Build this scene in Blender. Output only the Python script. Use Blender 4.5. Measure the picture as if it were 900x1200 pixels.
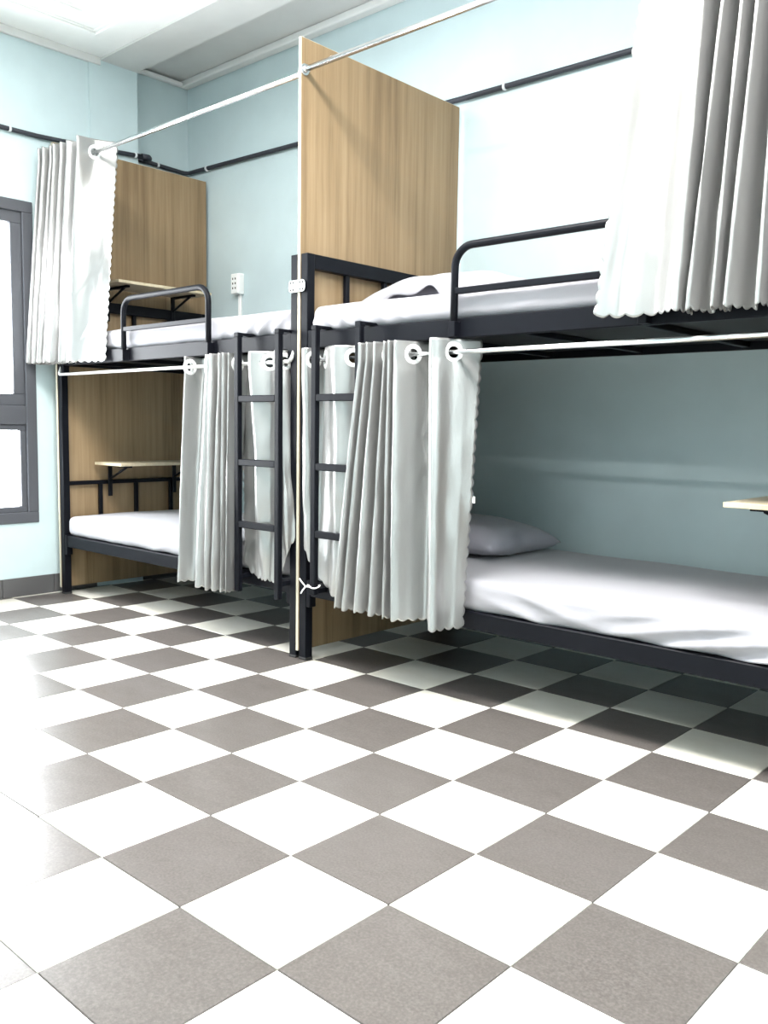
import bpy, bmesh, math, random
import numpy as np
from mathutils import Vector, Matrix, noise

random.seed(7)
scene = bpy.context.scene
COL = scene.collection
for o in list(bpy.data.objects):
    bpy.data.objects.remove(o, do_unlink=True)

# ------------------------------------------------------------------ camera
F_PX, YAW, PITCH, ROLL = 1036.54, 0.73701, 0.09668, -0.01498
CAM = (1.4454, -0.9938, 0.9760)


def cam_axes():
    f0 = Vector((-math.sin(YAW), math.cos(YAW), 0))
    r0 = Vector((math.cos(YAW), math.sin(YAW), 0))
    d0 = Vector((0, 0, -1))
    f = f0 * math.cos(PITCH) + d0 * math.sin(PITCH)
    d = d0 * math.cos(PITCH) - f0 * math.sin(PITCH)
    r = r0 * math.cos(ROLL) + d * math.sin(ROLL)
    dd = d * math.cos(ROLL) - r0 * math.sin(ROLL)
    return r, dd, f


cd = bpy.data.cameras.new('camera')
cam = bpy.data.objects.new('camera', cd)
COL.objects.link(cam)
r_, d_, f_ = cam_axes()
m3 = Matrix((r_, -d_, -f_)).transposed()
cam.matrix_world = Matrix.Translation(CAM) @ m3.to_4x4()
cd.sensor_fit = 'HORIZONTAL'
cd.sensor_width = 36.0
cd.lens = 36.0 * F_PX / 900.0
cd.clip_start = 0.05
scene.camera = cam

# ------------------------------------------------------------------ world, lights, exposure
world = bpy.data.worlds.new('sky')
scene.world = world
world.use_nodes = True
bg = world.node_tree.nodes['Background']
bg.inputs['Color'].default_value = (0.93, 0.97, 1.0, 1)
bg.inputs['Strength'].default_value = 24.0

scene.view_settings.view_transform = 'Standard'
scene.view_settings.look = 'None'
scene.view_settings.gamma = 1.0
scene.view_settings.use_curve_mapping = False
scene.view_settings.exposure = 0.40


def portal(name, loc, rot, sx, sy):
    l = bpy.data.lights.new(name, 'AREA')
    l.shape = 'RECTANGLE'
    l.size, l.size_y = sx, sy
    l.cycles.is_portal = True
    o = bpy.data.objects.new(name, l)
    o.location = loc
    o.rotation_euler = rot
    COL.objects.link(o)


# room shell extents (metres)
XL, XR, YF, YB = -3.33, 2.40, -1.80, 2.50
ZC = 3.04
W1 = (-0.35, 1.37, 0.41, 2.16)      # window_1 in the left wall: y0, y1, z0, z1
W2 = (0.60, 1.40, 2.05, 2.60)       # window_2 in the front wall: x0, x1, z0, z1
portal('window_portal', (XL - 0.10, (W1[0] + W1[1]) / 2, (W1[2] + W1[3]) / 2), (0, -math.pi / 2, 0), W1[3] - W1[2], W1[1] - W1[0])
portal('window_portal', ((W2[0] + W2[1]) / 2, YF - 0.10, (W2[2] + W2[3]) / 2), (math.pi / 2, 0, 0), W2[1] - W2[0], W2[3] - W2[2])


# ------------------------------------------------------------------ materials
def mat(name, color, rough=0.5, metal=0.0, spec=0.5, sheen=0.0):
    m = bpy.data.materials.new(name)
    m.use_nodes = True
    b = m.node_tree.nodes['Principled BSDF']
    b.inputs['Base Color'].default_value = (*color, 1)
    b.inputs['Roughness'].default_value = rough
    b.inputs['Metallic'].default_value = metal
    b.inputs['Specular IOR Level'].default_value = spec
    b.inputs['Sheen Weight'].default_value = sheen
    return m


def N(m, t, **kw):
    n = m.node_tree.nodes.new(t)
    for k, v in kw.items():
        setattr(n, k, v)
    return n


def L(m, a, b):
    m.node_tree.links.new(a, b)


def pb(m):
    return m.node_tree.nodes['Principled BSDF']


def coords(m, scale, kind='Object'):
    tc = N(m, 'ShaderNodeTexCoord')
    mp = N(m, 'ShaderNodeMapping')
    mp.inputs['Scale'].default_value = scale
    L(m, tc.outputs[kind], mp.inputs['Vector'])
    return mp.outputs['Vector']


def tile_coords(m, scale):
    v = coords(m, scale)
    oi = N(m, 'ShaderNodeObjectInfo')
    k = N(m, 'ShaderNodeMath', operation='MULTIPLY')
    k.inputs[1].default_value = 61.0
    L(m, oi.outputs['Random'], k.inputs[0])
    a = N(m, 'ShaderNodeVectorMath', operation='ADD')
    L(m, v, a.inputs[0])
    L(m, k.outputs[0], a.inputs[1])
    return a.outputs[0]


def noise_tex(m, vec, scale=1.0, detail=4.0, rough=0.55):
    n = N(m, 'ShaderNodeTexNoise')
    n.inputs['Scale'].default_value = scale
    n.inputs['Detail'].default_value = detail
    n.inputs['Roughness'].default_value = rough
    L(m, vec, n.inputs['Vector'])
    return n.outputs['Fac']


def ramp(m, fac, stops):
    r = N(m, 'ShaderNodeValToRGB')
    el = r.color_ramp.elements
    while len(el) > 1:
        el.remove(el[-1])
    el[0].position, el[0].color = stops[0][0], (*stops[0][1], 1)
    for p, c in stops[1:]:
        e = el.new(p)
        e.color = (*c, 1)
    L(m, fac, r.inputs['Fac'])
    return r.outputs['Color']


def bump(m, fac, strength=0.1, dist=0.01):
    b = N(m, 'ShaderNodeBump')
    b.inputs['Strength'].default_value = strength
    b.inputs['Distance'].default_value = dist
    L(m, fac, b.inputs['Height'])
    L(m, b.outputs['Normal'], pb(m).inputs['Normal'])


def maprange(m, fac, a, b, c, d):
    n = N(m, 'ShaderNodeMapRange')
    for k, v in zip(('From Min', 'From Max', 'To Min', 'To Max'), (a, b, c, d)):
        n.inputs[k].default_value = v
    L(m, fac, n.inputs['Value'])
    return n.outputs['Result']


def painted(name, c, rough=0.55):
    m = mat(name, c, rough, spec=0.35)
    f = noise_tex(m, coords(m, (3, 3, 3)), 1.3, 5)
    L(m, ramp(m, f, [(0.3, tuple(x * 0.95 for x in c)), (0.7, tuple(min(1, x * 1.03) for x in c))]), pb(m).inputs['Base Color'])
    bump(m, noise_tex(m, coords(m, (1, 1, 1)), 120, 3), 0.06, 0.004)
    return m


M = {}
M['wall'] = painted('pale_blue_wall_paint', (0.49, 0.59, 0.61), 0.38)
M['ceiling'] = painted('white_ceiling_paint', (0.90, 0.90, 0.885))
M['beam'] = painted('shade_grey_beam_paint', (0.62, 0.62, 0.61))  # shade on beam soffit and recess ceiling painted in as grey
M['cornice'] = painted('cornice_plaster', (0.74, 0.74, 0.73))

# glazed floor tiles
m = mat('cream_floor_tile', (0.78, 0.76, 0.69), 0.25)
f1 = noise_tex(m, tile_coords(m, (2.2, 3.1, 1)), 2.0, 8, 0.6)
L(m, ramp(m, f1, [(0.25, (0.56, 0.53, 0.45)), (0.5, (0.64, 0.62, 0.555)), (0.75, (0.67, 0.655, 0.60))]), pb(m).inputs['Base Color'])
g = noise_tex(m, tile_coords(m, (1.3, 2.4, 1)), 3.5, 7, 0.65)
pb(m).inputs['Roughness'].default_value = 0.285
L(m, maprange(m, g, 0.25, 0.75, 0.30, 0.75), pb(m).inputs['Specular IOR Level'])
M['tile_light'] = m

m = mat('grey_brown_floor_tile', (0.1, 0.09, 0.085), 0.3)
sp = noise_tex(m, tile_coords(m, (1, 1, 1)), 170, 2, 0.6)
base = ramp(m, sp, [(0.25, (0.070, 0.062, 0.057)), (0.5, (0.096, 0.085, 0.079)), (0.75, (0.130, 0.117, 0.109))])
L(m, base, pb(m).inputs['Base Color'])
g = noise_tex(m, tile_coords(m, (1.3, 2.4, 1)), 3.5, 7, 0.65)
pb(m).inputs['Roughness'].default_value = 0.29
L(m, maprange(m, g, 0.25, 0.75, 0.30, 0.75), pb(m).inputs['Specular IOR Level'])
M['tile_dark'] = m
M['grout'] = mat('dark_grout', (0.10, 0.095, 0.09), 0.9)
m = mat('dark_skirting_tile', (0.085, 0.083, 0.085), 0.3)
M['skirting'] = m


def wood(name, dark, mid, light):
    m = mat(name, mid, 0.45, spec=0.35)
    broad = noise_tex(m, coords(m, (9, 9, 0.55)), 1.0, 3, 0.5)
    fine = noise_tex(m, coords(m, (38, 38, 1.1)), 1.0, 5, 0.6)
    pore = noise_tex(m, coords(m, (160, 160, 6)), 1.0, 2, 0.5)
    a = N(m, 'ShaderNodeMath', operation='MULTIPLY_ADD')
    a.inputs[1].default_value = 0.55
    L(m, fine, a.inputs[0])
    b = N(m, 'ShaderNodeMath', operation='MULTIPLY')
    b.inputs[1].default_value = 0.45
    L(m, broad, b.inputs[0])
    L(m, b.outputs[0], a.inputs[2])
    c = N(m, 'ShaderNodeMath', operation='MULTIPLY_ADD')
    c.inputs[1].default_value = 0.12
    L(m, pore, c.inputs[0])
    L(m, a.outputs[0], c.inputs[2])
    L(m, ramp(m, c.outputs[0], [(0.40, dark), (0.54, mid), (0.70, light)]), pb(m).inputs['Base Color'])
    bump(m, pore, 0.05, 0.002)
    return m


M['oak'] = wood('oak_veneer', (0.160, 0.104, 0.054), (0.235, 0.161, 0.088), (0.290, 0.206, 0.119))
M['edge'] = mat('cream_edge_banding', (0.46, 0.43, 0.34), 0.45)
M['shelf'] = wood('pale_maple_board', (0.40, 0.33, 0.215), (0.48, 0.41, 0.285), (0.53, 0.465, 0.34))

m = mat('black_powder_coat', (0.0045, 0.005, 0.0075), 0.42, spec=0.11)
bump(m, noise_tex(m, coords(m, (1, 1, 1)), 260, 2), 0.05, 0.002)
M['black'] = m
M['board'] = mat('dark_bed_board', (0.012, 0.012, 0.013), 0.6)
M['steel'] = mat('brushed_steel', (0.72, 0.73, 0.74), 0.22, metal=1.0)
M['rodwhite'] = mat('pale_metal_rod', (0.78, 0.78, 0.77), 0.3, metal=0.55)
M['zinc'] = mat('white_zinc_plate', (0.42, 0.45, 0.45), 0.45, metal=0.2)
M['dark'] = mat('black_screw', (0.02, 0.02, 0.02), 0.5)
M['plastic'] = mat('white_plastic', (0.82, 0.83, 0.82), 0.35)
M['foam'] = mat('black_pipe_foam', (0.022, 0.025, 0.034), 0.6)
M['clip'] = mat('grey_clip', (0.62, 0.65, 0.66), 0.4)
M['alu'] = mat('charcoal_aluminium', (0.085, 0.088, 0.10), 0.4, metal=0.25)
M['string'] = mat('white_string', (0.8, 0.8, 0.78), 0.7)


def cloth(name, c, rough=0.8, sheen=0.25):
    m = mat(name, c, rough, spec=0.25, sheen=sheen)
    w = noise_tex(m, coords(m, (14, 14, 14)), 1.0, 5, 0.6)
    bump(m, w, 0.12, 0.01)
    return m


M['sheet'] = cloth('white_cotton_sheet', (0.30, 0.294, 0.32))
M['lilac'] = cloth('lilac_grey_cotton', (0.30, 0.295, 0.335))
m = mat('silver_satin', (0.36, 0.356, 0.35), 0.30, metal=0.78, spec=0.5, sheen=0.2)
w = noise_tex(m, coords(m, (26, 26, 7)), 1.0, 5, 0.6)
bump(m, w, 0.16, 0.006)
M['satin'] = m

m = mat('window_glass', (1, 1, 1), 0.02)
nt = m.node_tree
out = [n for n in nt.nodes if n.type == 'OUTPUT_MATERIAL'][0]
tr = N(m, 'ShaderNodeBsdfTransparent')
gl = N(m, 'ShaderNodeBsdfGlossy')
gl.inputs['Roughness'].default_value = 0.03
mx = N(m, 'ShaderNodeMixShader')
mx.inputs['Fac'].default_value = 0.06
L(m, tr.outputs[0], mx.inputs[1])
L(m, gl.outputs[0], mx.inputs[2])
L(m, mx.outputs[0], out.inputs['Surface'])
M['glass'] = m

m = mat('lamp_diffuser', (0.9, 0.9, 0.9), 0.5)
pb(m).inputs['Emission Color'].default_value = (1, 0.97, 0.92, 1)
pb(m).inputs['Emission Strength'].default_value = 6.0
M['lamp'] = m

# ------------------------------------------------------------------ mesh helpers
ORG = {}


def thing(name, label, cat, loc=(0, 0, 0), group=None):
    o = bpy.data.objects.new(name, None)
    o.empty_display_size = 0.1
    COL.objects.link(o)
    o.location = loc
    ORG[o.name] = Vector(loc)
    o['label'] = label
    o['category'] = cat
    if group:
        o['group'] = group
    return o


def link(name, me, material, parent=None, origin=None, smooth=False):
    """one mesh object; the mesh comes in world coordinates and is shifted to its origin"""
    if material is not None and not me.materials:
        me.materials.append(material)
    o = bpy.data.objects.new(name, me)
    COL.objects.link(o)
    po = ORG[parent.name] if parent else Vector((0, 0, 0))
    og = Vector(origin) if origin is not None else po.copy()
    me.transform(Matrix.Translation(-og))
    o.location = og - po
    ORG[o.name] = og
    if parent:
        o.parent = parent
    if smooth:
        me.polygons.foreach_set('use_smooth', [True] * len(me.polygons))
    return o


def bm_link(name, bm, material, parent=None, origin=None, smooth=False):
    me = bpy.data.meshes.new(name)
    bm.normal_update()
    bm.to_mesh(me)
    bm.free()
    return link(name, me, material, parent, origin, smooth)


def B():
    return bmesh.new()


def box(bm, x0, x1, y0, y1, z0, z1, bev=0.0, seg=2):
    r = bmesh.ops.create_cube(bm, size=1.0)
    vs = r['verts']
    for v in vs:
        v.co = Vector(((x0 + x1) / 2 + v.co.x * (x1 - x0), (y0 + y1) / 2 + v.co.y * (y1 - y0), (z0 + z1) / 2 + v.co.z * (z1 - z0)))
    if bev > 0:
        es = list({e for v in vs for e in v.link_edges})
        bmesh.ops.bevel(bm, geom=es, offset=bev, segments=seg, affect='EDGES', profile=0.5)
    return bm


def tube(bm, pts, r, seg=12, cap=True):
    pts = [Vector(p) for p in pts]
    n = len(pts)
    rings = []
    up = Vector((0, 0, 1))
    t0 = (pts[1] - pts[0]).normalized()
    if abs(t0.dot(up)) > 0.95:
        up = Vector((1, 0, 0))
    nrm = (up - t0 * up.dot(t0)).normalized()
    for i in range(n):
        if i == 0:
            t = (pts[1] - pts[0]).normalized()
        elif i == n - 1:
            t = (pts[-1] - pts[-2]).normalized()
        else:
            t = ((pts[i + 1] - pts[i]).normalized() + (pts[i] - pts[i - 1]).normalized()).normalized()
        nrm = (nrm - t * nrm.dot(t)).normalized()
        bn = t.cross(nrm)
        k = 1.0
        if 0 < i < n - 1:
            c = (pts[i + 1] - pts[i]).normalized().dot(t)
            k = 1.0 / max(c, 0.5)
        rings.append([bm.verts.new(pts[i] + (nrm * math.cos(a) + bn * math.sin(a)) * r) for a in [2 * math.pi * j / seg for j in range(seg)]])
    for a, b in zip(rings, rings[1:]):
        for j in range(seg):
            f = bm.faces.new((a[j], a[(j + 1) % seg], b[(j + 1) % seg], b[j]))
            f.smooth = True
    if cap:
        bm.faces.new(list(reversed(rings[0])))
        bm.faces.new(rings[-1])
    return bm


def arc(c, r, a0, a1, n, plane='xz'):
    out = []
    for i in range(n + 1):
        a = a0 + (a1 - a0) * i / n
        if plane == 'xz':
            out.append((c[0] + r * math.cos(a), c[1], c[2] + r * math.sin(a)))
        else:
            out.append((c[0] + r * math.cos(a), c[1] + r * math.sin(a), c[2]))
    return out


def tag(o, label=None, cat=None, group=None, kind=None):
    for k, v in (('label', label), ('category', cat), ('group', group), ('kind', kind)):
        if v:
            o[k] = v
    return o


# ------------------------------------------------------------------ the room
T = 0.15
# floor: grout bed plus one object for each tile
bm = B()
box(bm, XL - 0.2, XR, YF, YB, -0.10, -0.0035)
floor = tag(bm_link('floor', bm, M['grout']), 'checkerboard floor of cream and grey brown glazed tiles', kind='structure')
G = 0.0009
tile_meshes = {}


def tile_mesh(w, h, light):
    key = (round(w, 4), round(h, 4), light)
    if key not in tile_meshes:
        b = B()
        box(b, -w / 2 + G, w / 2 - G, -h / 2 + G, h / 2 - G, -0.008, 0.0, 0.0012 if min(w, h) > 0.05 else 0.0004, 1)
        me = bpy.data.meshes.new('tile')
        b.to_mesh(me)
        b.free()
        me.materials.append(M['tile_light'] if light else M['tile_dark'])
        tile_meshes[key] = me
    return tile_meshes[key]


for j in range(-12, 8):
    for i in range(-6, 9):
        x0, x1 = max(j * 0.3, XL), min(j * 0.3 + 0.3, XR)
        y0, y1 = max(i * 0.3, YF), min(i * 0.3 + 0.3, YB)
        if x1 - x0 < 0.005 or y1 - y0 < 0.005:
            continue
        o = bpy.data.objects.new('tile', tile_mesh(x1 - x0, y1 - y0, (i + j) % 2 == 0))
        COL.objects.link(o)
        o.parent = floor
        o.location = ((x0 + x1) / 2, (y0 + y1) / 2, random.uniform(-0.0004, 0.0004))

# walls
bm = B()
y0, y1, z0, z1 = W1
box(bm, XL - T, XL, YF, y0, 0, ZC + 0.3)
box(bm, XL - T, XL, y0, y1, 0, z0)
box(bm, XL - T, XL, y0, y1, z1, ZC + 0.3)
box(bm, XL - T, XL, y1, 1.72, 0, ZC + 0.3)
box(bm, XL - T, XL + 0.012, 1.72, 2.03, 0, ZC + 0.3)          # column, a little proud of the wall
box(bm, XL - T - 0.15, XL - 0.15, 2.03, YB + T, 0, ZC + 0.3)  # recess beside the column
tag(bm_link('wall_left', bm, M['wall']), 'pale blue side wall with window and shallow column', kind='structure')
bm = B()
box(bm, XL - 0.15, XR + T, YB, YB + T, 0, ZC + 0.3)
tag(bm_link('wall_back', bm, M['wall']), 'pale blue wall behind the bunk beds', kind='structure')
bm = B()
x0, x1, z0, z1 = W2
box(bm, XL - T, x0, YF - T, YF, 0, ZC + 0.3)
box(bm, x1, XR + T, YF - T, YF, 0, ZC + 0.3)
box(bm, x0, x1, YF - T, YF, 0, z0)
box(bm, x0, x1, YF - T, YF, z1, ZC + 0.3)
tag(bm_link('wall_front', bm, M['wall']), 'pale blue wall opposite the bunk beds', kind='structure')
bm = B()
box(bm, XR, XR + T, YF, YB, 0, ZC + 0.3)
tag(bm_link('wall_right', bm, M['wall']), 'pale blue wall at the other end of the room', kind='structure')

# ceiling with its moulded tray
bm = B()
box(bm, XL, XR, YF, 1.79, ZC, ZC + 0.1)
ceil = tag(bm_link('ceiling', bm, M['ceiling']), 'white plaster ceiling with stepped mouldings', kind='structure')
for inset, wd, dp in ((0.0, 0.022, 0.012), (0.035, 0.012, 0.008), (0.17, 0.03, 0.014), (0.215, 0.014, 0.009)):
    a0, a1, b0, b1 = -3.05 + inset, 1.9 - inset, -1.45 + inset, 1.62 - inset
    bm = B()
    for (p0, p1, q0, q1) in ((a0, a1, b0, b0 + wd), (a0, a1, b1 - wd, b1), (a0, a0 + wd, b0 + wd, b1 - wd), (a1 - wd, a1, b0 + wd, b1 - wd)):
        box(bm, p0, p1, q0, q1, ZC - dp, ZC + 0.001, 0.003, 1)
    bm_link('ceiling_moulding', bm, M['ceiling'], ceil)
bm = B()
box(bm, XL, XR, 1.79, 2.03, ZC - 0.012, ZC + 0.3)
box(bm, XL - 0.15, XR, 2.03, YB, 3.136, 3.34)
tag(bm_link('trim_1', bm, M['beam']), 'ceiling beam above the bunk beds, its shade painted in grey', kind='structure')
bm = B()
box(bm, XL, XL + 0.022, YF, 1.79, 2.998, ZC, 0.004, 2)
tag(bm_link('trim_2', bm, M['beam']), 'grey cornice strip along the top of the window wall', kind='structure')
bm = B()
box(bm, XL - 0.15, XR, 2.44, YB, 3.095, 3.135, 0.008, 2)
box(bm, XL - 0.15, XL - 0.11, 2.03, 2.44, 3.095, 3.12, 0.008, 2)
tag(bm_link('trim_3', bm, M['cornice']), 'white cornice on the back wall', kind='structure')

# tiled baseboard under the window
bm = B()
box(bm, XL, XL + 0.004, YF, 1.72, 0, 0.104)
bb = tag(bm_link('baseboard_left', bm, M['grout']), 'dark grey tiled baseboard under the window', kind='structure')
y = 1.45
edges = [1.72]
while y > YF:
    edges.append(y)
    y -= 0.3
edges.append(YF)
for a, b in zip(edges[1:], edges[:-1]):
    bm = B()
    box(bm, XL + 0.002, XL + 0.012, a + 0.0015, b - 0.0015, 0.001, 0.105, 0.0012, 1)
    bm_link('tile', bm, M['skirting'], bb)


# windows
def window(name, axis, u0, u1, z0, z1, wall, splits, transom, label, inward):
    """aluminium window in a wall opening; axis 'y' = opening runs along y at x = wall"""
    def bx(b, a0, a1, c0, c1, d0, d1, bev=0.003):
        p0, p1 = sorted((wall - inward * d0, wall - inward * d1))
        if axis == 'y':
            box(b, p0, p1, a0, a1, c0, c1, bev, 1)
        else:
            box(b, a0, a1, p0, p1, c0, c1, bev, 1)
    fw = 0.06
    b = B()
    bx(b, u0, u1, z0, z0 + fw, -0.01, 0.07)
    bx(b, u0, u1, z1 - fw, z1, -0.01, 0.07)
    bx(b, u0, u0 + fw, z0 + fw, z1 - fw, -0.01, 0.07)
    bx(b, u1 - fw, u1, z0 + fw, z1 - fw, -0.01, 0.07)
    w = tag(bm_link(name, b, M['alu']), label, kind='structure')
    t0, t1 = transom
    b = B()
    bx(b, u0 + fw, u1 - fw, t0, t1, -0.008, 0.065)
    bm_link('transom', b, M['alu'], w)
    cols = [u0 + fw] + splits + [u1 - fw]
    for s in splits:
        b = B()
        bx(b, s - 0.03, s + 0.03, z0 + fw, t0, -0.005, 0.065)
        bx(b, s - 0.03, s + 0.03, t1, z1 - fw, -0.005, 0.065)
        bm_link('mullion', b, M['alu'], w)
    for k in range(len(cols) - 1):
        a = cols[k] + (0.03 if k else 0)
        c = cols[k + 1] - (0.03 if k < len(cols) - 2 else 0)
        for (q0, q1, sw) in ((z0 + fw, t0, 0.032), (t1, z1 - fw, 0.062)):
            b = B()
            bx(b, a, c, q0, q0 + sw, 0.005, 0.045)
            bx(b, a, c, q1 - sw, q1, 0.005, 0.045)
            bx(b, a, a + sw, q0 + sw, q1 - sw, 0.005, 0.045)
            bx(b, c - sw, c, q0 + sw, q1 - sw, 0.005, 0.045)
            s = bm_link('sash', b, M['alu'], w)
            b = B()
            bx(b, a + sw, c - sw, q0 + sw, q1 - sw, 0.022, 0.028, 0)
            bm_link('pane', b, M['glass'], s)
    return w


window('window_1', 'y', W1[0], W1[1], W1[2], W1[3], XL, [0.51], (0.955, 1.06), 'charcoal framed window in the blue side wall', 1)
window('window_2', 'x', W2[0], W2[1], W2[2], W2[3], YF, [1.0], (2.36, 2.40), 'charcoal framed window opposite the bunk beds', 1)


# wall tube lamp opposite the beds (lights the bunks from the front)
def tube_lamp(x, z, power, label):
    t = thing('tube_lamp', label, 'lamp', (x, YF, z))
    b = B()
    box(b, x - 0.62, x + 0.62, YF, YF + 0.035, z - 0.03, z + 0.03, 0.006)
    bm_link('housing', b, M['plastic'], t)
    b = B()
    tube(b, [(x - 0.59, YF + 0.055, z), (x + 0.59, YF + 0.055, z)], 0.016, 14)
    bm_link('tube', b, M['lamp'], t)
    for s in (-1, 1):
        b = B()
        box(b, x + s * 0.605 - 0.015, x + s * 0.605 + 0.015, YF + 0.03, YF + 0.078, z - 0.022, z + 0.022, 0.005)
        bm_link('end_cap', b, M['plastic'], t)
    l = bpy.data.lights.new('tube_light', 'AREA')
    l.shape = 'RECTANGLE'
    l.size, l.size_y = 1.18, 0.04
    l.energy = power
    l.color = (1.0, 0.975, 0.94)
    o = bpy.data.objects.new('tube_light', l)
    COL.objects.link(o)
    o.parent = t
    o.location = (0, 0.078, 0)
    o.rotation_euler = (math.radians(78), 0, 0)
    return t


tube_lamp(0.2, 2.66, 24, 'white tube lamp on the wall opposite the bunks')


# flat square ceiling lamps, out of the picture
def ceiling_lamp(x, y, power, label):
    t = thing('ceiling_lamp', label, 'lamp', (x, y, ZC), 'ceiling panel lamps')
    b = B()
    box(b, x - 0.61, x + 0.61, y - 0.31, y + 0.31, ZC - 0.03, ZC - 0.001, 0.004)
    bm_link('housing', b, M['plastic'], t)
    b = B()
    box(b, x - 0.59, x + 0.59, y - 0.29, y + 0.29, ZC - 0.034, ZC - 0.03)
    bm_link('diffuser', b, M['lamp'], t)
    l = bpy.data.lights.new('ceiling_light', 'AREA')
    l.shape = 'RECTANGLE'
    l.size, l.size_y = 1.16, 0.56
    l.energy = power
    l.color = (1.0, 0.985, 0.965)
    o = bpy.data.objects.new('ceiling_light', l)
    COL.objects.link(o)
    o.parent = t
    o.location = (0, 0, -0.038)
    return t


ceiling_lamp(-0.45, 0.45, 80, 'long flat ceiling lamp above the gap between the bunks')
ceiling_lamp(1.40, 0.45, 106, 'long flat ceiling lamp at the right end of the room')
ceiling_lamp(-2.05, 0.2, 40, 'unseen flat ceiling lamp added to brighten the window side of the room')  # added lamp, out of view, lifts the left wall and ceiling

# ------------------------------------------------------------------ black foam pipe on the walls
t = thing('wall_pipe', 'black foam covered pipe along the window wall and column', 'pipe', (XL, YF, 2.53))
b = B()
tube(b, [(XL + 0.018, YF + 0.01, 2.515), (XL + 0.018, 1.40, 2.515), (XL + 0.030, 1.75, 2.53), (XL + 0.030, 2.075, 2.553)], 0.0125)
bm_link('pipe_run', b, M['foam'], t, smooth=False)
b = B()
tube(b, [(XL + 0.030, 2.045, 2.552), (XL + 0.030, 2.09, 2.555), (XL + 0.015, 2.105, 2.556), (XL - 0.03, 2.105, 2.557)], 0.017)
bm_link('elbow', b, M['foam'], t)
for yy in (1.25, 0.2, -0.9, 2.0):
    b = B()
    zz, xx = (2.515, XL + 0.018) if yy < 1.5 else (2.548, XL + 0.030)
    tube(b, [(xx, yy - 0.006, zz), (xx, yy + 0.006, zz)], 0.0165, 14)
    bm_link('clip', b, M['clip'], t)

XRc = XL - 0.15
t = thing('wall_pipe', 'black foam covered pipe running along the back wall above the bunks', 'pipe', (XRc, YB, 2.56))
b = B()
pts = [(XRc + 0.018, 2.05, 2.585), (XRc + 0.018, 2.44, 2.572)] + [(XRc + 0.018 + 0.03 * (1 - math.cos(a)), 2.44 + 0.04 * math.sin(a), 2.572) for a in (0.5, 1.0, 1.57)] + [(-2.4, 2.48, 2.551), (-1.2, 2.48, 2.532), (XR - 0.01, 2.48, 2.50)]
tube(b, pts, 0.0125)
bm_link('pipe_run', b, M['foam'], t)
for (xx, yy, zz, ax) in ((XRc + 0.018, 2.26, 2.578, 1), (-3.25, 2.48, 2.567, 0), (-2.2, 2.48, 2.548, 0), (-1.0, 2.48, 2.529, 0), (0.3, 2.48, 2.513, 0), (1.5, 2.48, 2.505, 0)):
    b = B()
    d = Vector((0, 0.006, 0)) if ax else Vector((0.006, 0, 0))
    c = Vector((xx, yy, zz))
    tube(b, [c - d, c + d], 0.0165, 14)
    bm_link('clip', b, M['clip'], t)

# socket with its cable duct
t = thing('wall_socket', 'white double power socket with cable duct on the blue back wall', 'socket', (-2.93, YB, 1.765))
b = B()
box(b, -2.975, -2.905, YB - 0.04, YB, 1.765, 1.89, 0.006)
bm_link('back_box', b, M['plastic'], t)
b = B()
box(b, -2.972, -2.908, YB - 0.052, YB - 0.038, 1.768, 1.887, 0.004)
fp = bm_link('face_plate', b, M['plastic'], t)
for zz in (1.80, 1.828, 1.856):
    for xx in (-2.952, -2.928):
        b = B()
        box(b, xx - 0.004, xx + 0.004, YB - 0.0535, YB - 0.05, zz - 0.006, zz + 0.006)
        bm_link('socket_hole', b, M['dark'], fp)
b = B()
box(b, -2.95, -2.925, YB - 0.014, YB, 1.36, 1.765, 0.002, 1)
bm_link('cable_duct', b, M['plastic'], t)

# ------------------------------------------------------------------ bunk beds
PY0, PY1 = 1.46, 1.50      # front posts
BY0, BY1 = 2.41, 2.45      # back posts
UZ0, UZ1 = 1.283, 1.350    # upper rail
LZ0, LZ1 = 0.272, 0.335    # lower rail


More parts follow.
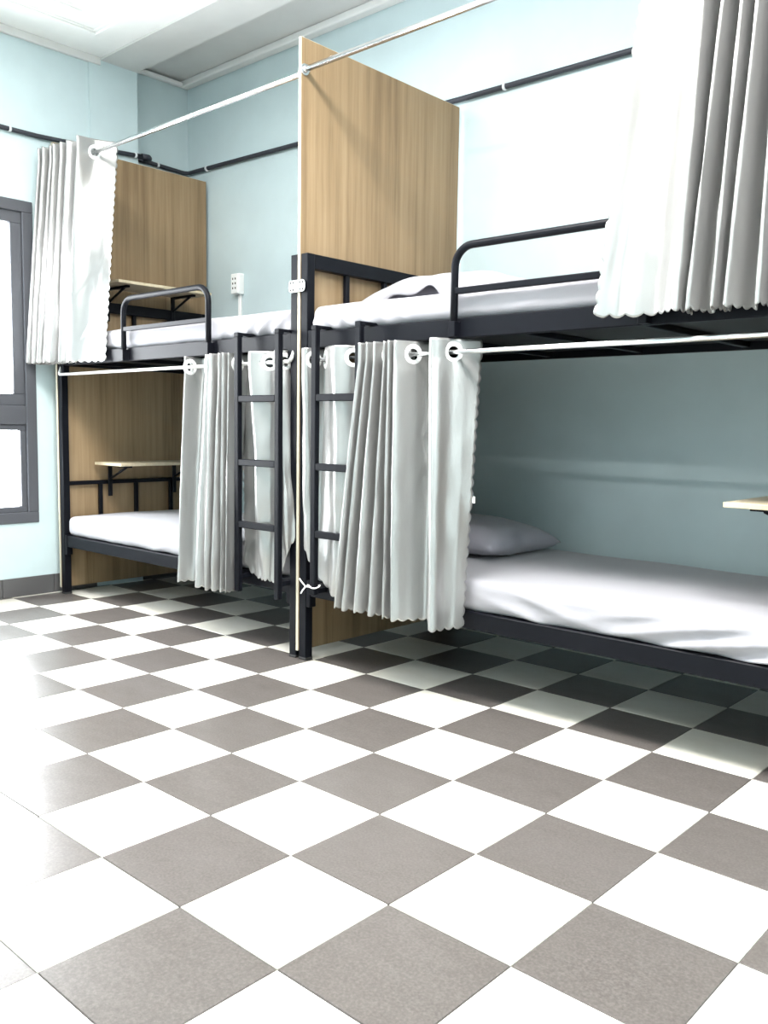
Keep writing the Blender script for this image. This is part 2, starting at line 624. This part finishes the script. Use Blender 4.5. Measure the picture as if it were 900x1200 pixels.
def bunk(x0, x1, rail0, rail1, lad, foot, label):
    t = thing('bunk_bed', label, 'bunk bed', ((x0 + x1) / 2, 1.95, 0), 'black metal bunk beds')
    P = 0.04
    for (a, yy0, yy1) in ((x0, PY0, PY1), (x1 - P, PY0, PY1), (x0, BY0, BY1), (x1 - P, BY0, BY1)):
        b = B()
        box(b, a, a + P, yy0, yy1, 0.0, 1.66, 0.003, 2)
        p = bm_link('post', b, M['black'], t)
        b = B()
        box(b, a - 0.001, a + P + 0.001, yy0 - 0.001, yy1 + 0.001, 0.0, 0.012, 0.002, 1)
        bm_link('foot_cap', b, M['dark'], p)
    for (zz0, zz1) in ((UZ0, UZ1), (LZ0, LZ1)):
        for (ya, yb) in ((1.466, 1.494), (2.416, 2.444)):
            b = B()
            box(b, x0 + P, x1 - P, ya, yb, zz0, zz1, 0.003, 1)
            bm_link('side_rail', b, M['black'], t)
        for a in (x0 + 0.006, x1 - P + 0.006):
            b = B()
            box(b, a, a + 0.028, PY1, BY0, zz0, zz1, 0.003, 1)
            bm_link('end_rail', b, M['black'], t)
        n = 5
        for k in range(n):
            xx = x0 + 0.14 + (x1 - x0 - 0.28) * k / (n - 1)
            b = B()
            box(b, xx - 0.015, xx + 0.015, 1.494, 2.416, zz0 + 0.008, zz0 + 0.028, 0.002, 1)
            bm_link('slat', b, M['black'], t)
        b = B()
        box(b, x0 + P, x1 - P, 1.495, 2.415, zz0 + 0.030, zz1 - 0.002)
        bm_link('base_board', b, M['board'], t)
        # corner hooks that hang the rails on the posts
        for (a, s) in ((x0 + P, 1), (x1 - P, -1)):
            b = B()
            box(b, min(a, a + s * 0.022), max(a, a + s * 0.022), 1.462, 1.498, zz0 - 0.045, zz1 + 0.004, 0.002, 1)
            bm_link('rail_hook', b, M['black'], t)
    # head and foot ends
    for a in (x0, x1 - P):
        b = B()
        box(b, a + 0.002, a + P - 0.002, PY1, BY0, 1.602, 1.66, 0.003, 2)
        bm_link('headboard_bar', b, M['black'], t)
        b = B()
        box(b, a + 0.010, a + 0.030, PY1, BY0, 0.617, 0.640, 0.003, 1)
        bm_link('headboard_bar', b, M['black'], t)
        for yy in (1.70, 1.935, 2.18):
            b = B()
            box(b, a + 0.010, a + 0.030, yy - 0.011, yy + 0.011, UZ1, 1.602, 0.002, 1)
            bm_link('headboard_spindle', b, M['black'], t)
            b = B()
            box(b, a + 0.010, a + 0.030, yy - 0.011, yy + 0.011, LZ1, 0.617, 0.002, 1)
            bm_link('headboard_spindle', b, M['black'], t)
    # guard rail
    rr, yy = 0.0135, 1.448
    c = 0.07
    top = 1.588
    pts = [(rail0, yy, UZ0 + 0.005)] + arc((rail0 + c, yy, top - c), c, math.pi, math.pi / 2, 8) + arc((rail1 - c, yy, top - c), c, math.pi / 2, 0, 8) + [(rail1, yy, UZ0 + 0.005)]
    b = B()
    tube(b, pts, rr, 12)
    gr = bm_link('guard_rail', b, M['black'], t)
    b = B()
    box(b, rail0, rail1, yy - 0.009, yy + 0.009, 1.428, 1.450, 0.003, 2)
    bm_link('guard_bar', b, M['black'], gr)
    for a in (rail0, rail1):
        b = B()
        box(b, a - 0.014, a + 0.014, yy - 0.015, 1.468, UZ0 + 0.001, UZ1 - 0.012, 0.002, 1)
        bm_link('guard_foot', b, M['black'], gr)
    # ladder
    la, lb = lad
    ly0, ly1 = 1.393, 1.418
    b = B()
    for a in (la, lb):
        box(b, a - 0.014, a + 0.014, ly0, ly1, foot, 1.345, 0.003, 1)
        box(b, a - 0.014, a + 0.014, ly1, 1.499, 1.351, 1.362, 0.002, 1)
        box(b, a - 0.014, a + 0.014, ly0, ly1 + 0.004, 1.343, 1.362, 0.002, 1)
        box(b, a - 0.012, a + 0.012, ly1, 1.466, 0.305, 0.325, 0.002, 1)
    ladder = bm_link('ladder', b, M['black'], t)
    for zz in (1.085, 0.815, 0.548):
        b = B()
        box(b, la + 0.013, lb - 0.013, ly0 + 0.001, ly1 - 0.001, zz - 0.016, zz + 0.012, 0.003, 1)
        bm_link('rung', b, M['black'], ladder)
    return t


bunk(-3.252, -1.272, -2.55, -1.85, (-1.585, -1.322), 0.25, 'black metal bunk bed in the corner by the window')
bunk(-1.252, 0.748, -0.46, 0.24, (-1.105, -0.868), 0.30, 'black metal bunk bed at the right, nearest the camera')


# oak privacy panels at the bed ends
def panel(xa, xb, ztop, label):
    t = thing('divider_panel', label, 'panel', ((xa + xb) / 2, 1.95, 0.035), 'oak bed divider panels')
    b = B()
    box(b, xa, xb, 1.460, 2.475, 0.035, ztop)
    bm_link('board', b, M['oak'], t)
    b = B()
    box(b, xa, xb, 1.458, 1.460, 0.035, ztop)
    bm_link('edge_band', b, M['edge'], t)
    b = B()
    box(b, xa, xb, 1.458, 2.475, ztop, ztop + 0.0015)
    bm_link('edge_band', b, M['edge'], t)
    return t


panel(-3.270, -3.254, 2.485, 'oak veneer divider panel at the window end of the corner bunk')
panel(-1.269, -1.255, 2.492, 'tall oak veneer divider panel standing between the two bunk beds')
panel(0.750, 0.766, 2.492, 'oak veneer divider panel at the right end of the nearer bunk')

# bracket plate that ties the two posts together
t = thing('joining_plate', 'small white metal plate with screws joining the two bunk posts', 'bracket', (-1.262, 1.45, 1.53))
b = B()
out_ = []
for (cx_, cz_, a_) in ((-1.232, 1.540, 0), (-1.296, 1.540, 90), (-1.296, 1.524, 180), (-1.232, 1.524, 270)):
    for k in range(6):
        an = math.radians(a_ + 18 * k)
        out_.append((cx_ + 0.016 * math.cos(an), cz_ + 0.016 * math.sin(an)))
fr = [b.verts.new((x_, 1.4475, z_)) for x_, z_ in out_]
bk = [b.verts.new((x_, 1.4505, z_)) for x_, z_ in out_]
b.faces.new(fr)
b.faces.new(list(reversed(bk)))
for k in range(len(fr)):
    b.faces.new((fr[k], bk[k], bk[(k + 1) % len(fr)], fr[(k + 1) % len(fr)]))
bmesh.ops.recalc_face_normals(b, faces=b.faces)
bm_link('plate', b, M['zinc'], t)
for xx in (-1.300, -1.283, -1.245, -1.228):
    for zz in (1.518, 1.546):
        b = B()
        tube(b, [(xx, 1.449, zz), (xx, 1.4462, zz)], 0.0042, 10)
        bm_link('screw', b, M['dark'], t)


# folding shelves at the bed ends
def shelf(xw, s, y0, y1, z, depth, label):
    t = thing('bed_shelf', label, 'shelf', (xw, (y0 + y1) / 2, z), 'small shelves inside the bunks')
    xa, xb = sorted((xw + s * 0.032, xw + s * depth))
    b = B()
    box(b, xa, xb, y0, y1, z - 0.016, z, 0.0015, 1)
    bm_link('board', b, M['shelf'], t)
    for yy in (y0 + 0.09, y1 - 0.09):
        b = B()
        def bb_(p0, p1, q0, q1):
            a, c = sorted((xw + s * p0, xw + s * p1))
            box(b, a, c, yy - 0.012, yy + 0.012, q0, q1, 0.002, 1)
        bb_(0.040, 0.052, z - 0.20, z - 0.016)
        bb_(0.040, depth - 0.05, z - 0.028, z - 0.016)
        bm_link('bracket', b, M['black'], t)
        b = B()
        tube(b, [(xw + s * 0.046, yy, z - 0.10), (xw + s * (depth - 0.09), yy, z - 0.026)], 0.007, 8)
        bm_link('brace', b, M['black'], t)
    return t


shelf(-3.254, 1, 1.66, 2.28, 0.747, 0.315, 'pale wooden shelf over the lower mattress by the window')
shelf(-3.254, 1, 1.66, 2.28, 1.752, 0.315, 'pale wooden shelf over the upper mattress by the window')
shelf(0.750, -1, 1.61, 2.25, 0.768, 0.315, 'pale wooden shelf corner at the right edge of the lower bunk')


# ------------------------------------------------------------------ bedding
def rounded_box(x0, x1, y0, y1, z0, z1, r, step, disp=None):
    """closed rounded box surface with a fine grid, optional displacement of points"""
    nx, ny, nz = [max(2, int(round((b - a) / step))) for a, b in ((x0, x1), (y0, y1), (z0, z1))]
    nz = max(nz, 8)
    idx = {}
    verts, faces = [], []
    lo, hi = Vector((x0 + r, y0 + r, z0 + r)), Vector((x1 - r, y1 - r, z1 - r))

    def vert(i, j, k):
        key = (i, j, k)
        if key not in idx:
            p = Vector((x0 + (x1 - x0) * i / nx, y0 + (y1 - y0) * j / ny, z0 + (z1 - z0) * k / nz))
            q = Vector((min(max(p.x, lo.x), hi.x), min(max(p.y, lo.y), hi.y), min(max(p.z, lo.z), hi.z)))
            d = p - q
            if d.length > 1e-9:
                n = d.normalized()
                p = q + n * r
            else:
                n = Vector((0, 0, 0))
            if disp:
                p = disp(p, n)
            idx[key] = len(verts)
            verts.append(p)
        return idx[key]
    for i in range(nx):
        for j in range(ny):
            faces.append((vert(i, j, nz), vert(i + 1, j, nz), vert(i + 1, j + 1, nz), vert(i, j + 1, nz)))
            faces.append((vert(i, j, 0), vert(i, j + 1, 0), vert(i + 1, j + 1, 0), vert(i + 1, j, 0)))
    for i in range(nx):
        for k in range(nz):
            faces.append((vert(i, 0, k), vert(i + 1, 0, k), vert(i + 1, 0, k + 1), vert(i, 0, k + 1)))
            faces.append((vert(i, ny, k), vert(i, ny, k + 1), vert(i + 1, ny, k + 1), vert(i + 1, ny, k)))
    for j in range(ny):
        for k in range(nz):
            faces.append((vert(0, j, k), vert(0, j, k + 1), vert(0, j + 1, k + 1), vert(0, j + 1, k)))
            faces.append((vert(nx, j, k), vert(nx, j + 1, k), vert(nx, j + 1, k + 1), vert(nx, j, k + 1)))
    me = bpy.data.meshes.new('mesh')
    me.from_pydata([tuple(v) for v in verts], [], faces)
    return me


def mattress(x0, x1, z0, z1, seed, folds, label, y0=1.474, y1=2.405):
    def disp(p, n):
        q = p.copy()
        # soft sag and unevenness of the top
        top = max(0.0, (p.z - z0) / (z1 - z0))
        q.z += top * 0.006 * noise.noise(Vector((p.x * 2.2 + seed, p.y * 2.5, 0)))
        # diagonal stretch folds of the fitted sheet on the front side
        if n.y < -0.15:
            for (fx, wid, amp, kx, kz) in folds:
                k = max(0.0, 1 - abs(p.x - fx) / wid)
                if k > 0:
                    s = p.x * kx + (p.z - z0) * kz + seed
                    s += 1.8 * noise.noise(Vector((p.x * 3, p.z * 4, seed)))
                    a = (0.5 + 0.5 * math.sin(s)) ** 2.4 * (0.6 + 0.4 * noise.noise(Vector((p.x * 4, 0, seed + 3))))
                    q.y -= amp * k * a * (0.55 + 0.45 * (1 - top)) * min(1.0, (1 - top) * 4)
            q.y += 0.004 * noise.noise(Vector((p.x * 5, p.z * 12, seed)))
            # wavy tucked lower hem
            if top < 0.35:
                q.z += 0.006 * noise.noise(Vector((p.x * 9, 1.7, seed))) * (1 - top / 0.35)
        return q
    me = rounded_box(x0, x1, y0, y1, z0, z1, 0.034, 0.0115, disp)
    o = link('mattress', me, M['sheet'], origin=((x0 + x1) / 2, (y0 + y1) / 2, z0), smooth=True)
    tag(o, label, 'mattress', 'white sheeted mattresses')
    return o


mattress(-3.205, -1.318, UZ1 + 0.001, 1.452, 1.0, [(-1.52, 0.40, 0.034, -66, 70), (-2.6, 0.5, 0.005, 20, 40)], 'white mattress on the upper bunk in the corner by the window')
mattress(-3.205, -1.318, LZ1 + 0.001, 0.445, 2.0, [(-2.3, 0.6, 0.008, -18, 60)], 'white mattress on the lower bunk in the corner by the window')
mattress(-1.206, 0.702, UZ1 + 0.001, 1.450, 3.0, [(-1.02, 0.40, 0.032, 66, 70), (-0.2, 0.4, 0.007, -20, 60)], 'white mattress on the upper bunk of the nearer bed')
mattress(-1.206, 0.702, LZ1 - 0.001, 0.445, 4.0, [(0.48, 0.52, 0.042, -26, 120), (-0.12, 0.34, 0.022, 20, 90)], 'white mattress on the lower bunk of the nearer bed')


def pillow_mesh(cx, cy, cz, lx, ly, h, seed, rot=0.0, n=36, half=None, grow=1.0, wav=0.0, tilt=0.0):
    verts, faces = [], []
    c, s = math.cos(rot), math.sin(rot)

    def pt(u, v, side):
        # u, v in -1..1
        edge = (1 - abs(u) ** 2.6) * (1 - abs(v) ** 2.6)
        hh = h * max(edge, 0) ** 0.42
        pin = 1 - 0.07 * (1 - abs(v)) * abs(u) ** 3 - 0.0
        pin2 = 1 - 0.07 * (1 - abs(u)) * abs(v) ** 3
        x = u * lx / 2 * pin * grow
        y = v * ly / 2 * pin2 * grow
        z = side * hh * (0.62 if side > 0 else 0.38) * grow
        z += 0.010 * noise.noise(Vector((u * 2.4 + seed, v * 2.4, side))) * (edge ** 0.3 if edge > 0 else 0)
        z += tilt * u
        return (cx + c * x - s * y, cy + s * x + c * y, cz + z)
    for side in ((1, -1) if half is None else (half,)):
        base = len(verts)
        for j in range(n + 1):
            for i in range(n + 1):
                verts.append(pt(-1 + 2 * i / n, -1 + 2 * j / n, side))
        for j in range(n):
            for i in range(n):
                a = base + j * (n + 1) + i
                f = (a, a + 1, a + n + 2, a + n + 1)
                faces.append(f if side > 0 else tuple(reversed(f)))
    me = bpy.data.meshes.new('pillow')
    me.from_pydata(verts, [], faces)
    bm = bmesh.new()
    bm.from_mesh(me)
    bmesh.ops.remove_doubles(bm, verts=bm.verts, dist=0.0006)
    bm.to_mesh(me)
    bm.free()
    return me


# upper pillow with the open, folded back mouth of its white case
t = thing('pillow', 'pillow with crumpled open white case on the upper bunk', 'pillow', (-0.85, 2.0, 1.452), 'pillows')
link('pillow_body', pillow_mesh(-0.85, 2.02, 1.497, 0.66, 0.46, 0.125, 3.0, 0.06), M['lilac'], t, smooth=True)


def case_flap():
    """white pillowcase layer: an arched sheet over the pillow with a waved front rim"""
    nx, ny = 60, 36
    verts, faces = [], []
    for j in range(ny + 1):
        for i in range(nx + 1):
            u, v = -1 + 2 * i / nx, j / ny
            x = -0.85 + u * 0.365
            dome = 0.130 * max(0.0, 1 - abs(u) ** 3.6) ** 0.40
            gap = 0.062 * math.exp(-((u - 0.16) / 0.14) ** 2) + 0.040 * math.exp(-((u + 0.24) / 0.30) ** 2)
            y = 1.735 + v * 0.53 - 0.03 * math.cos(u * 1.6) * (1 - v) + 0.02 * math.sin(u * 7.0) * (1 - v) ** 3
            a = min(1.0, v / 0.34)
            z = min(gap, dome) + (dome - min(gap, dome)) * math.sqrt(max(0.0, 1 - (1 - a) ** 2))
            if v > 0.66:
                z *= math.sqrt(max(0.0, 1 - ((v - 0.66) / 0.34) ** 2))
            z += 1.456 + 0.005 * noise.noise(Vector((x * 9, y * 9, 2.0)))
            verts.append((x, y, z))
    for j in range(ny):
        for i in range(nx):
            a = j * (nx + 1) + i
            faces.append((a, a + 1, a + nx + 2, a + nx + 1))
    me = bpy.data.meshes.new('case')
    me.from_pydata(verts, [], faces)
    return me


o = link('pillow_case', case_flap(), M['sheet'], t, smooth=True)
md = o.modifiers.new('thickness', 'SOLIDIFY')
md.thickness = 0.006
md.offset = 1

o = link('pillow', pillow_mesh(-0.86, 2.12, 0.50, 0.62, 0.46, 0.15, 8.0, -0.10, tilt=-0.01), M['lilac'], origin=(-0.86, 2.12, 0.446), smooth=True)
tag(o, 'grey pillow in the dark corner of the lower bunk', 'pillow', 'pillows')


# ------------------------------------------------------------------ curtain rods
def rod(y, z, xa, xb, r, material, label, flange):
    t = thing('curtain_rod', label, 'curtain rod', ((xa + xb) / 2, y, z), 'curtain rods of the bunks')
    b = B()
    tube(b, [(xa, y, z), (xb, y, z)], r, 14)
    bm_link('bar', b, material, t)
    if flange:
        for (a, s) in ((xa, 1), (xb, -1)):
            b = B()
            tube(b, [(a, y, z), (a + s * 0.004, y, z)], r * 1.9, 18)
            tube(b, [(a + s * 0.004, y, z), (a + s * 0.018, y, z)], r * 1.3, 18)
            bm_link('flange', b, M['steel'], t)
    else:
        for (a, s) in ((xa, 1), (xb, -1)):
            b = B()
            tube(b, [(a, y, z), (a - s * 0.008, y + 0.004, z + 0.012), (a - s * 0.010, y + 0.012, z + 0.03), (a - s * 0.010, y + 0.02, z + 0.053)], r * 1.1, 12)
            bm_link('end_hook', b, material, t)
    return t


UR_Y, LR_Y = 1.475, 1.452
UZR, LZR = 2.372, 1.234
rod(UR_Y, 2.358, -3.254, -1.270, 0.0105, M['steel'], 'steel curtain rod above the corner upper bunk', True)
rod(UR_Y, UZR, -1.254, 0.750, 0.0115, M['steel'], 'steel curtain rod above the nearer upper bunk', True)
rod(LR_Y, LZR, -3.212, -1.310, 0.008, M['rodwhite'], 'thin pale curtain rod under the corner upper bunk', False)
rod(LR_Y, LZR, -1.208, 0.705, 0.009, M['steel'], 'shiny steel curtain rod under the nearer upper bunk', False)


# ------------------------------------------------------------------ curtains
def catmull(P, per=24):
    P = np.array(P, float)
    Q = np.vstack([2 * P[0] - P[1], P, 2 * P[-1] - P[-2]])
    out = []
    for i in range(1, len(Q) - 2):
        p0, p1, p2, p3 = Q[i - 1], Q[i], Q[i + 1], Q[i + 2]
        for k in range(per):
            t = k / per
            out.append(0.5 * ((2 * p1) + (-p0 + p2) * t + (2 * p0 - 5 * p1 + 4 * p2 - p3) * t * t + (-p0 + 3 * p1 - 3 * p2 + p3) * t ** 3))
    out.append(P[-1])
    return np.array(out)


def make_grommet():
    b = B()
    R, n, k = 0.0285, 28, 10
    rings = []
    for i in range(n):
        a = 2 * math.pi * i / n
        ring = []
        for j in range(k):
            c = 2 * math.pi * j / k
            rr = R + 0.0085 * math.cos(c)
            ring.append(b.verts.new((rr * math.cos(a), 0.0035 * math.sin(c), rr * math.sin(a))))
        rings.append(ring)
    for i in range(n):
        for j in range(k):
            f = b.faces.new((rings[i][j], rings[(i + 1) % n][j], rings[(i + 1) % n][(j + 1) % k], rings[i][(j + 1) % k]))
            f.smooth = True
    bmesh.ops.recalc_face_normals(b, faces=b.faces)
    me = bpy.data.meshes.new('grommet')
    b.to_mesh(me)
    b.free()
    me.materials.append(M['plastic'])
    return me


GROMMET = make_grommet()


def curtain(label, ctrl, rod_y, rod_z, z_head, z_foot, lead='both', seed=0.0, lean=1.0, group='silver satin bunk curtains', wr=0.006, creases=()):
    """ctrl: (x_top, y_top, x_bottom, y_bottom[, z_bottom]) along the cloth"""
    P = [tuple(c[:4]) + ((c[4],) if len(c) > 4 else (z_foot,)) for c in ctrl]
    D = catmull(P)
    seg = 0.5 * (np.hypot(np.diff(D[:, 0]), np.diff(D[:, 1])) + np.hypot(np.diff(D[:, 2]), np.diff(D[:, 3])))
    s = np.concatenate([[0], np.cumsum(seg)])
    width = s[-1]
    nc = max(60, int(width / 0.006))
    su = np.linspace(0, width, nc + 1)
    C = np.stack([np.interp(su, s, D[:, k]) for k in range(5)], 1)
    nr = int((z_head - z_foot) / 0.0075)
    lobe_b, lobe_s = 0.042, 0.040
    nl = max(1, round(width / lobe_b))
    # grommet positions: where the cloth crosses the rod
    gs = []
    sg = C[:, 1] - rod_y
    for i in range(nc):
        if sg[i] * sg[i + 1] < 0:
            u = su[i] + (su[i + 1] - su[i]) * abs(sg[i]) / (abs(sg[i]) + abs(sg[i + 1]))
            if 0.025 < u < width - 0.025 and (not gs or u - gs[-1] > 0.05):
                gs.append(u)
    verts = np.zeros((nr + 1, nc + 1, 3))
    for i in range(nc + 1):
        xt, yt, xb, yb, zf = C[i]
        lobe = abs(math.sin(math.pi * su[i] / width * nl)) ** 0.75
        zb = zf + 0.011 * (1 - lobe)
        tx = C[min(i + 1, nc)] - C[max(i - 1, 0)]
        tl = math.hypot(tx[0], tx[1]) + 1e-9
        nx_, ny_ = -tx[1] / tl, tx[0] / tl
        for j in range(nr + 1):
            t = j / nr
            w = max(0.0, (t - 0.07) / 0.93)
            w = w ** 0.9
            z = z_head + (zb - z_head) * t
            x = xt + (xb - xt) * w
            y = yt + (yb - yt) * w
            k = wr * (0.15 + 0.85 * t)
            d = k * (noise.noise(Vector((su[i] * 9 + seed, z * 3.2, seed))) + 0.5 * noise.noise(Vector((su[i] * 20 + seed, z * 9, seed + 5))))
            for (u0, z0c, u1, z1c, amp) in creases:
                # sharp fold line from (u0, z0) to (u1, z1) in cloth coordinates
                ax, az = su[i] - u0, z - z0c
                bx_, bz_ = u1 - u0, z1c - z0c
                ll = math.hypot(bx_, bz_)
                al = (ax * bx_ + az * bz_) / ll / ll
                if -0.1 < al < 1.1:
                    pd = (ax * bz_ - az * bx_) / ll
                    fade = min(1.0, max(0.0, min(al + 0.1, 1.1 - al) * 6))
                    d += amp * fade * math.exp(-(pd / 0.012) ** 2) * (1 if pd > 0 else -1) * (abs(pd) / 0.012)
            x += nx_ * d
            y += ny_ * d
            verts[j, i] = (x, y, z)
    # scalloped side hem
    for (flag, a, inn) in (('start', 0, 1), ('end', nc, nc - 1)):
        if lead in ('both', flag):
            for j in range(nr + 1):
                z = verts[j, a, 2]
                d = verts[j, a] - verts[j, inn]
                d[2] = 0
                ln = np.hypot(d[0], d[1]) + 1e-9
                off = 0.010 * abs(math.sin(math.pi * (z - z_foot) / lobe_s)) ** 0.75
                sgn = 1 if a == 0 else -1
                verts[j, a] += d / ln * off
                verts[j, a + sgn] += d / ln * off * 0.6
    idx = np.arange((nr + 1) * (nc + 1)).reshape(nr + 1, nc + 1)
    faces = []
    dz = (z_head - z_foot) / nr
    for j in range(nr):
        for i in range(nc):
            um = (su[i] + su[i + 1]) / 2
            zm = z_head - (j + 0.5) * dz
            if zm > rod_z - 0.05:
                hole = False
                for g_ in gs:
                    if (um - g_) ** 2 + (zm - rod_z) ** 2 < 0.023 ** 2:
                        hole = True
                        break
                if hole:
                    continue
            faces.append((idx[j, i], idx[j + 1, i], idx[j + 1, i + 1], idx[j, i + 1]))
    org = (float(C[:, 0].mean()), rod_y, z_foot)
    t = thing('curtain', label, 'curtain', org, group)
    me = bpy.data.meshes.new('fabric')
    me.from_pydata([tuple(map(float, v)) for v in verts.reshape(-1, 3)], [], [tuple(map(int, f)) for f in faces])
    o = link('fabric', me, M['satin'], t, smooth=True)
    md = o.modifiers.new('thickness', 'SOLIDIFY')
    md.thickness = 0.0016
    md.offset = 0
    for g_ in gs:
        i = int(np.argmin(abs(su - g_)))
        a, b = C[max(i - 2, 0)], C[min(i + 2, nc)]
        ang = math.atan2(b[1] - a[1], b[0] - a[0])
        gx = float(np.interp(g_, su, C[:, 0]))
        gy = float(np.interp(g_, su, C[:, 1]))
        q = bpy.data.objects.new('grommet', GROMMET)
        COL.objects.link(q)
        q.parent = t
        q.location = Vector((gx, gy, rod_z)) - Vector(org)
        q.rotation_euler = (0, 0, ang)
    return t


def zigzag(fronts, back_t, back_b):
    """fold list from measured front crests; the back of each fold lies between two crests"""
    out = []
    rnd = random.Random(len(fronts) * 7 + 3)
    for k, f in enumerate(fronts):
        out.append((f[0], f[1] + rnd.uniform(-0.008, 0.014), f[2] + rnd.uniform(-0.006, 0.006), f[3] + rnd.uniform(-0.012, 0.016)))
        if k < len(fronts) - 1:
            n = fronts[k + 1]
            out.append(((f[0] + n[0]) / 2, back_t, (f[2] + n[2]) / 2, back_b))
    return out


# upper bunk by the window
UL = [(-2.806, 1.575, -2.725, 1.442), (-2.845, 1.48, -2.855, 1.415), (-2.863, 1.385, -2.965, 1.365), (-2.92, 1.56, -3.00, 1.435)] + \
    zigzag([(-2.975, 1.39, -3.034, 1.36), (-3.028, 1.38, -3.079, 1.34), (-3.081, 1.37, -3.140, 1.33), (-3.125, 1.365, -3.195, 1.31), (-3.18, 1.365, -3.245, 1.30), (-3.222, 1.36, -3.285, 1.29)], 1.53, 1.43) + [(-3.236, 1.50, -3.30, 1.40)]
curtain('silver satin curtain bunched in the upper bunk corner beside the window', UL, UR_Y, 2.358, 2.425, 1.285, lead='start', seed=1.3,
        creases=((0.02, 2.25, 0.20, 2.02, 0.003), (0.02, 1.85, 0.20, 1.62, 0.003), (0.02, 1.62, 0.16, 1.40, 0.003)))

# lower bunk by the window
LL1 = [(-2.035, 1.54, -2.00, 1.44), (-1.995, 1.42, -1.975, 1.36), (-1.975, 1.52, -1.935, 1.43)] + \
    zigzag([(-1.806, 1.40, -1.80, 1.33), (-1.749, 1.385, -1.717, 1.32), (-1.707, 1.385, -1.675, 1.33), (-1.668, 1.385, -1.640, 1.34), (-1.642, 1.39, -1.612, 1.345)], 1.52, 1.425) + [(-1.665, 1.52, -1.625, 1.43)]
curtain('silver satin curtain gathered left of the ladder on the corner bunk', LL1, LR_Y, LZR, 1.281, 0.243, lead='both', seed=4.1)

LL2 = [(-1.69, 1.52, -1.60, 1.452, 0.38), (-1.62, 1.51, -1.545, 1.446, 0.33), (-1.575, 1.50, -1.51, 1.44, 0.32), (-1.512, 1.405, -1.453, 1.425, 0.31), (-1.432, 1.452, -1.425, 1.44, 0.31), (-1.405, 1.525, -1.39, 1.452, 0.31),
       (-1.372, 1.425, -1.302, 1.43, 0.42), (-1.340, 1.456, -1.288, 1.444, 0.47), (-1.325, 1.53, -1.275, 1.455, 0.5)]
curtain('silver satin curtain spread behind the ladder of the corner bunk', LL2, LR_Y, LZR, 1.281, 0.31, lead='start', seed=7.7, wr=0.018)

# lower bunk of the nearer bed
RA = [(-1.222, 1.445, -1.215, 1.448, 0.49), (-1.205, 1.424, -1.195, 1.428, 0.47), (-1.172, 1.426, -1.165, 1.430, 0.43), (-1.150, 1.505, -1.137, 1.452, 0.38), (-1.103, 1.456, -1.075, 1.450, 0.33), (-1.002, 1.408, -0.998, 1.426, 0.30), (-0.942, 1.452, -0.950, 1.446, 0.30), (-0.925, 1.525, -0.905, 1.454, 0.30)]
curtain('silver satin curtain spread behind the ladder of the nearer bunk', RA, LR_Y, LZR, 1.281, 0.30, lead='start', seed=10.2, wr=0.015)

RB = [(-0.90, 1.50, -0.93, 1.42)] + \
    zigzag([(-0.850, 1.385, -0.905, 1.33), (-0.811, 1.38, -0.847, 1.32), (-0.772, 1.38, -0.788, 1.32), (-0.733, 1.38, -0.715, 1.31), (-0.698, 1.38, -0.660, 1.31), (-0.674, 1.385, -0.613, 1.30)], 1.51, 1.41) + \
    [(-0.641, 1.46, -0.569, 1.37), (-0.605, 1.53, -0.530, 1.42), (-0.512, 1.385, -0.413, 1.29), (-0.459, 1.455, -0.390, 1.35), (-0.409, 1.535, -0.367, 1.41)]
rb = curtain('silver satin curtain with two eyelets showing, hung in front of the lower bunk', RB, LR_Y, LZR, 1.281, 0.285, lead='end', seed=13.9,
        creases=((1.46, 1.15, 1.40, 0.95, 0.005), (1.40, 0.95, 1.50, 0.72, 0.005)))

b = B()
box(b, -0.383, -0.370, 1.4735, 1.4745, 0.715, 0.738)
bm_link('care_tag', b, M['plastic'], rb)

# upper bunk of the nearer bed
UR = [(0.232, 1.43, 0.142, 1.345), (0.268, 1.490, 0.190, 1.390), (0.325, 1.500, 0.295, 1.390), (0.402, 1.40, 0.385, 1.335)] + \
    [(0.410, 1.54, 0.385, 1.445), (0.468, 1.40, 0.412, 1.34), (0.462, 1.55, 0.445, 1.445), (0.512, 1.40, 0.480, 1.34), (0.510, 1.55, 0.490, 1.445), (0.556, 1.40, 0.516, 1.335),
     (0.556, 1.55, 0.560, 1.445), (0.596, 1.40, 0.600, 1.335), (0.60, 1.55, 0.612, 1.445), (0.640, 1.40, 0.645, 1.335), (0.65, 1.55, 0.66, 1.445), (0.685, 1.40, 0.69, 1.34), (0.70, 1.53, 0.71, 1.44)]
curtain('big silver satin curtain hanging at the right from the upper rod', UR, UR_Y, UZR, 2.44, 1.298, lead='start', seed=17.3)

# white string tied round the foot of the ladder
t = thing('string_tie', 'white string knotted at the ladder foot of the nearer bunk', 'string', (-1.11, 1.39, 0.33))
b = B()
loop = [(-1.105 + 0.026 * math.cos(a), 1.405 + 0.024 * math.sin(a), 0.335 + 0.004 * math.sin(2 * a)) for a in [2 * math.pi * k / 20 for k in range(21)]]
tube(b, loop, 0.0028, 8)
bm_link('loop', b, M['string'], t)
for (dx, dz) in ((-0.03, 0.028), (-0.022, -0.03), (0.036, 0.004)):
    b = B()
    tube(b, [(-1.125, 1.379, 0.335), (-1.125 + dx * 0.5, 1.372, 0.335 + dz * 0.6), (-1.125 + dx, 1.374, 0.335 + dz)], 0.003, 8)
    bm_link('loose_end', b, M['string'], t)
